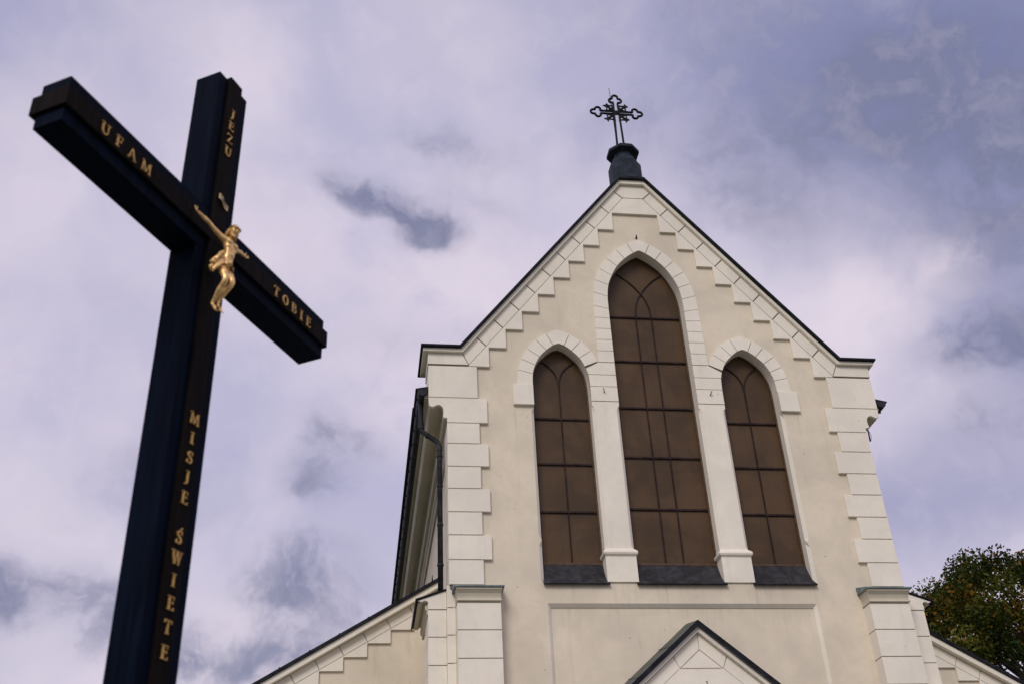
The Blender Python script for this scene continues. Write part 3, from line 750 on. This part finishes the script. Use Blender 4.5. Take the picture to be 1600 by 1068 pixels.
# serif capitals from ribbons; thick and thin strokes
def arc(cx, cy, rx, ry, a0, a1, n=12): return [(cx + rx * cos(radians(a0 + (a1 - a0) * i / n)), cy + ry * sin(radians(a0 + (a1 - a0) * i / n))) for i in range(n + 1)]
TK, TN, SF = .13, .066, .05
def serif(x, y, l=.19): return ([(x - l, y), (x + l, y)], SF)
LET = {
 'I': (.4, [([(.2, 0), (.2, 1)], TK), serif(.2, .035), serif(.2, .965)]),
 'U': (.86, [([(.17, 1), (.17, .38)] + arc(.44, .36, .27, .33, 180, 360), [TK] * 6 + [.13] * 4 + [TN] * 5), ([(.71, .36), (.71, 1)], TN), serif(.17, .965, .17), serif(.71, .965, .15)]),
 'F': (.68, [([(.2, 0), (.2, 1)], TK), serif(.2, .035), ([(.02, .965), (.62, .965)], SF), ([(.61, 1), (.61, .78)], SF), ([(.28, .52), (.50, .52)], SF), ([(.50, .62), (.50, .42)], .06)]),
 'E': (.72, [([(.2, 0), (.2, 1)], TK), ([(.02, .035), (.66, .035)], SF), ([(.02, .965), (.62, .965)], SF), ([(.61, 1), (.61, .78)], SF), ([(.65, 0), (.65, .24)], SF), ([(.28, .52), (.50, .52)], SF), ([(.50, .62), (.50, .42)], .06)]),
 'A': (.88, [([(.10, 0), (.42, 1)], TN), ([(.40, 1), (.76, 0)], TK), ([(.22, .36), (.62, .36)], SF), serif(.10, .03, .12), serif(.76, .03, .15)]),
 'M': (1.08, [([(.16, 0), (.20, .96)], TN), ([(.18, 1), (.54, .06)], TK), ([(.54, .06), (.88, 1)], TN), ([(.90, 1), (.93, 0)], TK), serif(.16, .03, .13), serif(.93, .03, .16), ([(.04, .97), (.22, .97)], SF), ([(.86, .97), (1.04, .97)], SF)]),
 'T': (.76, [([(.38, 0), (.38, 1)], TK), serif(.38, .035), ([(.03, .965), (.73, .965)], SF), ([(.05, 1), (.05, .78)], SF), ([(.71, 1), (.71, .78)], SF)]),
 'O': (.88, [(arc(.44, .5, .34, .45, 90, 450, 28), [.08 + .10 * abs(cos(radians(90 + 360 * i / 28))) for i in range(29)])]),
 'B': (.76, [([(.2, 0), (.2, 1)], TK), ([(.02, .965), (.40, .965)] + arc(.38, .745, .22, .22, 90, -90, 8) + [(.22, .525)], [SF] * 4 + [.12] * 5 + [SF] * 3), ([(.22, .50), (.40, .50)] + arc(.40, .27, .26, .235, 90, -90, 8) + [(.02, .035)], [SF] * 4 + [.14] * 5 + [SF] * 3)]),
 'J': (.5, [([(.30, 1), (.30, .20), (.27, .02), (.18, -.10), (.04, -.12)], [TK, TK, .14, .10, .10]), serif(.30, .965)]),
 'Z': (.76, [([(.05, .965), (.70, .965)], SF), ([(.64, .95), (.12, .05)], TK), ([(.05, .035), (.72, .035)], SF), ([(.07, 1), (.07, .80)], SF), ([(.70, 0), (.70, .22)], SF)]),
 'S': (.66, [([(.57, .76), (.53, .90), (.42, .97), (.30, .97), (.18, .91), (.12, .79), (.16, .66), (.28, .57), (.42, .48), (.54, .37), (.56, .23), (.48, .09), (.34, .03), (.20, .04), (.10, .12), (.07, .27)], [.05, .07, .08, .09, .11, .13, .15, .17, .17, .15, .13, .10, .09, .08, .07, .05]), ([(.575, .72), (.575, .99)], .05), ([(.065, .02), (.065, .30)], .05)]),
 'W': (1.16, [([(.14, 1), (.40, 0)], TK), ([(.40, .02), (.60, .96)], TN), ([(.58, 1), (.82, 0)], TK), ([(.82, .02), (1.02, 1)], TN), serif(.14, .97, .14), serif(.60, .97, .14), serif(1.02, .97, .12)]),
 "'": (.3, [([(.05, .02), (.22, .22)], [.07, .13])]),
}
def ribbon3(bm, pts, ws, ox, oz, sc, y0, y1, par):
    Lp, Rp = [], []
    for i, p in enumerate(pts):
        a = Vector(pts[max(i - 1, 0)]); b = Vector(pts[min(i + 1, len(pts) - 1)]); n = Vector((-(b - a).y, (b - a).x)).normalized()
        wv = (ws[i] if isinstance(ws, list) else ws) / 2
        Lp.append(Vector(p) + n * wv); Rp.append(Vector(p) - n * wv)
    def vt(p, y): return bm.verts.new((ox + p[0] * sc, y, oz + p[1] * sc))
    LF, RF, LB, RB = [[vt(p, y) for p in q] for q, y in ((Lp, y0), (Rp, y0), (Lp, y1), (Rp, y1))]
    for i in range(len(pts) - 1):
        bm.faces.new([LF[i], LF[i + 1], RF[i + 1], RF[i]]); bm.faces.new([LB[i], RB[i], RB[i + 1], LB[i + 1]])
        bm.faces.new([LF[i], LB[i], LB[i + 1], LF[i + 1]]); bm.faces.new([RF[i], RF[i + 1], RB[i + 1], RB[i]])
    bm.faces.new([LF[0], RF[0], RB[0], LB[0]]); bm.faces.new([LF[-1], LB[-1], RB[-1], RF[-1]])
def letter(chs, a, z, H, yf=-pp - .0008, parent=cr, mat=M_GOLD, name='letter', dz=.007):
    bm = B()
    for c in chs:
        wd, st = LET[c]
        ox = a - wd * H / 2; oz = z - H / 2
        if c == "'": ox = a + .02 * H; oz = z + H / 2 + .05 * H
        for k, (pts, ws) in enumerate(st): ribbon3(bm, pts, ws, ox, oz, H, yf - dz - .0004 * k, yf, parent)
    return obj(name, bm, mat, parent)
HH = .058
for c, a in zip('UFAM', (-.798, -.713, -.628, -.535)): letter(c, a, CZ - .006, HH)
for c, a in zip('TOBIE', (.505, .590, .672, .745, .816)): letter(c, a, CZ - .006, HH)
for c, z in zip('JEZU', (.777, .692, .608, .522)): letter(c, -.008, CZ + z, .0545)
for c, z in zip('MISJE', (-.988, -1.080, -1.170, -1.258, -1.353)): letter(c, -.002, CZ + z, .0545)
for c, z in zip(["S'", 'W', 'I', 'E', 'T', 'E'], (-1.526, -1.612, -1.705, -1.797, -1.891, -1.988)): letter(c, -.004, CZ + z, .0545)
# curled name scroll over the figure's head
bm = B(); rings = []
for i in range(15):
    t = i / 14; x = -.036 + .072 * t; z = CZ + .216 - .030 * t + .003 * sin(t * 2 * pi); y = -pp - .008 - .003 * sin(t * pi * 2)
    hh = .0150
    rings.append([(x, y, z - hh), (x, y - .004, z - hh), (x, y - .004, z + hh), (x, y, z + hh)])
loft(bm, rings); scr = obj('title_scroll', bm, M_SCROLL, cr)
bm = B(); Hs = .018
for k, c in enumerate('INRI'):
    pass
LET['N'] = (.9, [([(.16, 0), (.16, 1)], TN), ([(.16, 1), (.74, 0)], TK), ([(.74, 0), (.74, 1)], TN)])
LET['R'] = (.8, [([(.2, 0), (.2, 1)], TK), ([(.05, .965), (.40, .965)] + arc(.38, .74, .22, .22, 90, -90, 8) + [(.22, .52)], .09), ([(.36, .52), (.70, 0)], TK)])
for k, c in enumerate('INRI'):
    wd, st = LET[c]; t = (k + .8) / 4.6; x = -.036 + .072 * t; z = CZ + .216 - .030 * t + .003 * sin(t * 2 * pi); y = -pp - .0122 - .003 * sin(t * pi * 2)
    for j, (pts, ws) in enumerate(st): ribbon3(bm, pts, ws, x - wd * Hs / 2, z - Hs / 2, Hs, y - .0012 - .0002 * j, y + .002, None)
obj('lettering', bm, M_IRON, scr)

# ================================================================== THE FIGURE ON THE CROSS (own thing)
fig = empty('crucifix_figure', CO + Vector((0, 0, CZ + .008)), TH); fig.scale = (.96, .96, .95)
tag(fig, 'gilded figure in a loincloth with outstretched arms hanging at the middle of the dark cross', 'statue')
def skin(name, verts, edges, radii, root=0, sub=2):
    me = bpy.data.meshes.new(name); me.from_pydata(verts, edges, []); o = bpy.data.objects.new(name, me); COL.objects.link(o)
    md = o.modifiers.new('skin', 'SKIN'); md.use_smooth_shade = True
    for i, r in enumerate(radii):
        o.data.skin_vertices[0].data[i].radius = (r, r) if not isinstance(r, tuple) else r
    o.data.skin_vertices[0].data[root].use_root = True
    o.modifiers.new('sub', 'SUBSURF').levels = sub; o.modifiers['sub'].render_levels = sub
    dg = bpy.context.evaluated_depsgraph_get(); dg.update()
    m2 = bpy.data.meshes.new_from_object(o.evaluated_get(dg)); bpy.data.objects.remove(o); return m2
class Sk:
    def __init__(s): s.v = []; s.e = []; s.r = []
    def chain(s, pts, start=None):
        p = start
        for x in pts:
            s.v.append(x[:3]); s.r.append(x[3] if len(x) == 4 else (x[3], x[4])); i = len(s.v) - 1
            if p is not None: s.e.append((p, i))
            p = i
        return p
def ball(bm, c, r, sx=1, sy=1, sz=1, rot=None):
    m = Matrix.Translation(c) @ (rot or Matrix.Identity(4)) @ Matrix.Diagonal((r * sx, r * sy, r * sz, 1))
    bmesh.ops.create_icosphere(bm, subdivisions=3, radius=1, matrix=m)
k = Sk()
pel = k.chain([(.000, -.075, -.215, .034, .026)])
waist = k.chain([(.004, -.098, -.178, .028, .022), (.004, -.104, -.140, .036, .025), (.003, -.098, -.100, .041, .026), (.002, -.090, -.072, .030, .020)], pel)
neck = k.chain([(.002, -.098, -.052, .013), (.000, -.108, -.036, .013)], waist)
for s in (-1, 1):
    sh = k.chain([(s * .040 + .002, -.086, -.076, .018), (s * .066, -.078, -.066, .0145), (s * .104, -.070, -.050, .0125), (s * .132, -.064, -.034, .0105), (s * .155, -.056, -.025, .0115), (s * .187, -.046, -.012, .0080), (s * .196, -.043, -.008, .0070)], waist)
# legs together, knees bent forward and turned, feet crossed
for s, kx, kz, ax, az, ay in ((-1, -.034, -.332, -.016, -.440, -.050), (1, .018, -.318, .010, -.436, -.062)):
    k.chain([(s * .022, -.080, -.236, .024), (s * .022 * .6 + kx * .4, -.105, -.278, .0225), (kx, -.128, kz, .0165), (kx * .9 + ax * .1, -.116, kz - .022, .0155), (kx * .55 + ax * .45, -.092, kz * .58 + az * .42, .0158), (kx * .2 + ax * .8, -.066, kz * .22 + az * .78, .0105), (ax, ay, az, .0092), (ax + .002, ay - .012, az - .016, .0095), (ax - .002, ay - .024, az - .038, .0085), (ax - .004, ay - .030, az - .050, .0055)], pel)
mesh_body = skin('body', k.v, k.e, k.r, pel)
bm = B(); bm.from_mesh(mesh_body)
# head: skull, jaw, nose, brow, ears, turned down to the figure's right
hc = Vector((-.006, -.122, -.022)); HS_ = 1.22; rot = Matrix.Rotation(radians(-24), 4, 'Z') @ Matrix.Rotation(radians(22), 4, 'X') @ Matrix.Rotation(radians(8), 4, 'Y')
def hb(p, r, *sc): ball(bm, hc + rot @ Vector(p) * HS_, r * HS_, *sc, rot=rot)
hb((0, 0, .004), .0235, .86, 1.02, 1.0); hb((0, -.006, -.013), .017, .84, .92, 1.1); hb((0, -.0255, -.003), .0034, .8, 1.3, 2.4); hb((0, -.022, .0045), .011, 1.25, .35, .24)
hb((0, -.021, -.0150), .0052, 1.4, .5, .38); hb((0, -.0175, -.0245), .0066, 1, .9, .9)
for s in (-1, 1): hb((s * .0205, .003, -.003), .0052, .4, .8, 1.3); hb((s * .0085, -.0195, -.007), .0055, 1, .7, .9)
# chest and belly relief
for s in (-1, 1):
    ball(bm, (s * .0185 + .003, -.117, -.093), .0185, 1.05, .5, .75); ball(bm, (s * .020 + .004, -.113, -.122), .016, 1, .55, .5)
ball(bm, (.004, -.116, -.160), .018, 1.1, .55, .9)
# hands: palm, four fingers, thumb
for s in (-1, 1):
    pc = Vector((s * .206, -.043, -.003)); dv = Vector((s * .93, .02, .37)).normalized(); up = Vector((-s * .37, 0, .93))
    ball(bm, pc, .0102, 1.15, .5, .95)
    for j, (off, ln, cu) in enumerate(((.0062, .014, .35), (.0022, .0165, .5), (-.0022, .0155, .6), (-.0060, .012, .75))):
        b0 = pc + dv * .008 + up * off; b1 = b0 + dv * ln * .55 + up * off * .3 + Vector((0, -.003 * cu * 2, 0)); b2 = b1 + dv * ln * .4 * (1 - cu * .5) + Vector((0, -.006 * cu, -.002))
        tube(bm, [b0, b1, b2], [.0026, .0024, .0018], 7)
    t0 = pc + up * .006 - dv * .001; tube(bm, [t0, t0 + up * .008 + dv * .003 + Vector((0, -.002, 0)), t0 + up * .011 + dv * .009 + Vector((0, -.005, 0))], [.0030, .0027, .0020], 7)
# toes
for j in range(5): tube(bm, [(-.026 + .0045 * j, -.076, -.484 + .001 * j), (-.027 + .0050 * j, -.086, -.494 + .001 * j)], [.0030, .0022], 6)
for j in range(5): tube(bm, [(.000 + .0040 * j, -.090, -.480), (.000 + .0045 * j, -.098, -.490)], [.0030, .0022], 6)
tmp = obj('tmp', bm, M_GILT)
md = tmp.modifiers.new('r', 'REMESH'); md.mode = 'VOXEL'; md.voxel_size = .0017; md.use_smooth_shade = True
md2 = tmp.modifiers.new('s', 'SMOOTH'); md2.factor = .5; md2.iterations = 3
dg = bpy.context.evaluated_depsgraph_get(); dg.update()
mb = bpy.data.meshes.new_from_object(tmp.evaluated_get(dg)); bpy.data.objects.remove(tmp)
mb.name = 'body'; body = bpy.data.objects.new('body', mb); COL.objects.link(body); body.parent = fig
if not mb.materials: mb.materials.append(M_GILT)
# hair and crown of thorns, beard
M_HAIR = gold_mat('dark_gilt_hair', (.42, .24, .085), .5, .5)  # darker gilt than the body
bm = B()
def hbt(p, r, *sc): ball(bm, hc + rot @ Vector(p) * HS_, r * HS_, *sc, rot=rot)
hbt((0, .006, .006), .0250, .92, .95, .98); hbt((-.018, .008, -.020), .012, .8, .9, 2.0); hbt((.018, .008, -.020), .012, .8, .9, 1.9); hbt((0, -.012, -.0275), .0095, 1.1, .9, 1.0)
for j in range(40):
    s = random.choice((-1, 1)); t = random.random()
    p = Vector((s * (.017 + .004 * random.random()), .002 + .014 * random.random(), .004 - .030 * t)); q = p + Vector((s * .003, .001, -.014))
    tube(bm, [hc + rot @ p * HS_, hc + rot @ ((p + q) / 2 + Vector((s * .003, 0, 0))) * HS_, hc + rot @ q * HS_], [.003, .003, .001], 5)
for j in range(2):
    tube(bm, [hc + rot @ Vector((.0285 * cos(a) * .95, .0315 * sin(a), .0125 + .002 * j + .0015 * sin(a * 7 + j * 2))) for a in [2 * pi * i / 36 for i in range(36)]], .0026, 6, closed=True)
obj('hair', bm, M_HAIR, fig, smooth=True)
# loincloth: wrapped band with folds and a knot flying out at the figure's right hip
def cloth_pt(a, t):
    r = 1 + .07 * sin(a * 9 + t * 5) + .05 * sin(a * 5 - t * 9)
    rx, ry = .040 * r - .001 * t, .030 * r - .004 * t * t
    return (.000 + rx * cos(a), -.082 - .020 * t + ry * sin(a), -.192 - .042 * t - .012 * cos(a) + .012 * t * sin(a * 3))
bm = B(); N = 64; rings = [[cloth_pt(2 * pi * i / N, t / 12) for i in range(N)] for t in range(13)]
loft(bm, rings)
for j in range(6):
    a0 = Vector((-.040, -.095, -.200 - .004 * j)); e_ = Vector((-.076 - .010 * sin(j * 1.9), -.078 - .010 * cos(j * 2.3), -.232 - .010 * j))
    m_ = (a0 + e_) / 2 + Vector((-.014 * cos(j), -.016, .020 - .004 * j))
    tube(bm, [a0, m_, e_, e_ + Vector((.010 * sin(j * 2), 0, -.020))], [.007, .0095, .0085, .004], 8)
for j in range(5): ball(bm, (-.050 - .009 * j, -.100 + .004 * j, -.200 - .012 * j + (.010 if j % 2 else 0)), .0115, 1, .8, 1)
tube(bm, [(-.046, -.105, -.190), (-.062, -.112, -.183), (-.070, -.106, -.196), (-.054, -.100, -.206)], [.008, .010, .009, .006], 8)
me_o = obj('loincloth', bm, M_GILT, fig, smooth=True)
bm = B()
for p in ((-.205, -.052, -.004), (.205, -.052, -.004), (-.004, -.094, -.462)): tube(bm, [(p[0], p[1] + .03, p[2]), (p[0], p[1] - .003, p[2])], [.002, .0035], 8)
obj('nails', bm, M_IRON, fig)

# ================================================================== THE TREE behind the church
tree = empty('maple_tree', (22.1, 23.0, 0)); tag(tree, 'leafy autumn tree turning orange at its top behind the right end of the church', 'tree')
def leaf_mat():
    m, t, b, co = material('autumn_leaves')
    at = t.n('ShaderNodeAttribute', attribute_name='tint')
    sc = t.n('ShaderNodeSeparateColor'); t.l(at.outputs['Color'], sc.inputs[0])
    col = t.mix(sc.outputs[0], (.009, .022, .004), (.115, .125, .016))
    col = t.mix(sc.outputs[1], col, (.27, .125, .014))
    t.l(col, b.inputs['Base Color']); b.inputs['Roughness'].default_value = .6; b.inputs['Specular IOR Level'].default_value = .12
    tr_ = t.n('ShaderNodeBsdfTranslucent'); t.l(t.mix(.5, col, (.05, .06, .005)), tr_.inputs[0])
    ms = t.n('ShaderNodeMixShader'); ms.inputs[0].default_value = .25; t.l(b.outputs[0], ms.inputs[1]); t.l(tr_.outputs[0], ms.inputs[2])
    t.l(ms.outputs[0], m.node_tree.nodes['Material Output'].inputs[0])
    return m
M_LEAF = leaf_mat()
mb_, tb, bb, cob = material('bark'); tb.l(tb.mix(tb.noise(cob, 3, 6, .6), (.03, .024, .018), (.075, .06, .045)), bb.inputs['Base Color']); bb.inputs['Roughness'].default_value = .9
rnd = random.Random(11)
CC = Vector((0, 0, 12.6))                    # crown centre, local
clumps = []
for i in range(275):
    while True:
        v = Vector((rnd.uniform(-1, 1), rnd.uniform(-1, 1), rnd.uniform(-1, 1)))
        if .25 < v.length < 1: break
    v = v.normalized() * (v.length ** .45)
    wz = 5.4 if v.z > 0 else 7.2
    p = CC + Vector((v.x * 5.9, v.y * 5.9, v.z * wz)); clumps.append((p, rnd.uniform(.50, 1.0)))
bm = B()
tube(bm, [(0, 0, 0), (.05, 0, 2.5), (-.05, .05, 6), (.05, 0, 9.5), (0, 0, 13), (.1, 0, 16.2)], [.55, .42, .36, .27, .15, .04], 12)
tr = obj('trunk', bm, mb_, tree, smooth=True)
bm = B()
for p, r in clumps:
    if rnd.random() < .8:
        z0 = max(5.5, p.z - rnd.uniform(2, 5)); a = Vector((0, 0, z0)); m_ = (a + p) / 2 + Vector((rnd.uniform(-.4, .4), rnd.uniform(-.4, .4), -.3))
        tube(bm, [a, m_, p], [.10, .06, .015], 6)
obj('branches', bm, mb_, tree)
me = bpy.data.meshes.new('crown'); vs, fs_, tints = [], [], []
for p, r in clumps:
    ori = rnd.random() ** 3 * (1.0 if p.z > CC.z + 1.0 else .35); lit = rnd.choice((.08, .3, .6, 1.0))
    nl = int(760 * r * r)
    for _ in range(nl):
        v = Vector((rnd.gauss(0, 1), rnd.gauss(0, 1), rnd.gauss(0, .75))); v = v.normalized() * r * (rnd.random() ** .42)
        c = p + v; n = Vector((rnd.gauss(0, 1), rnd.gauss(0, 1), rnd.gauss(.6, 1))).normalized(); u = n.orthogonal().normalized()
        u = Matrix.Rotation(rnd.uniform(0, 6.28), 3, n) @ u; w_ = n.cross(u); sz = rnd.uniform(.055, .105); b0 = len(vs)
        for du, dw in ((-1, 0), (-.35, .55), (.35, .6), (1, 0), (.35, -.6), (-.35, -.55)): vs.append(c + (u * du + w_ * dw * .8 + n * (-.18 * abs(du))) * sz)
        fs_.append(tuple(range(b0, b0 + 6))); o_ = 1. if rnd.random() < ori * .6 else 0.
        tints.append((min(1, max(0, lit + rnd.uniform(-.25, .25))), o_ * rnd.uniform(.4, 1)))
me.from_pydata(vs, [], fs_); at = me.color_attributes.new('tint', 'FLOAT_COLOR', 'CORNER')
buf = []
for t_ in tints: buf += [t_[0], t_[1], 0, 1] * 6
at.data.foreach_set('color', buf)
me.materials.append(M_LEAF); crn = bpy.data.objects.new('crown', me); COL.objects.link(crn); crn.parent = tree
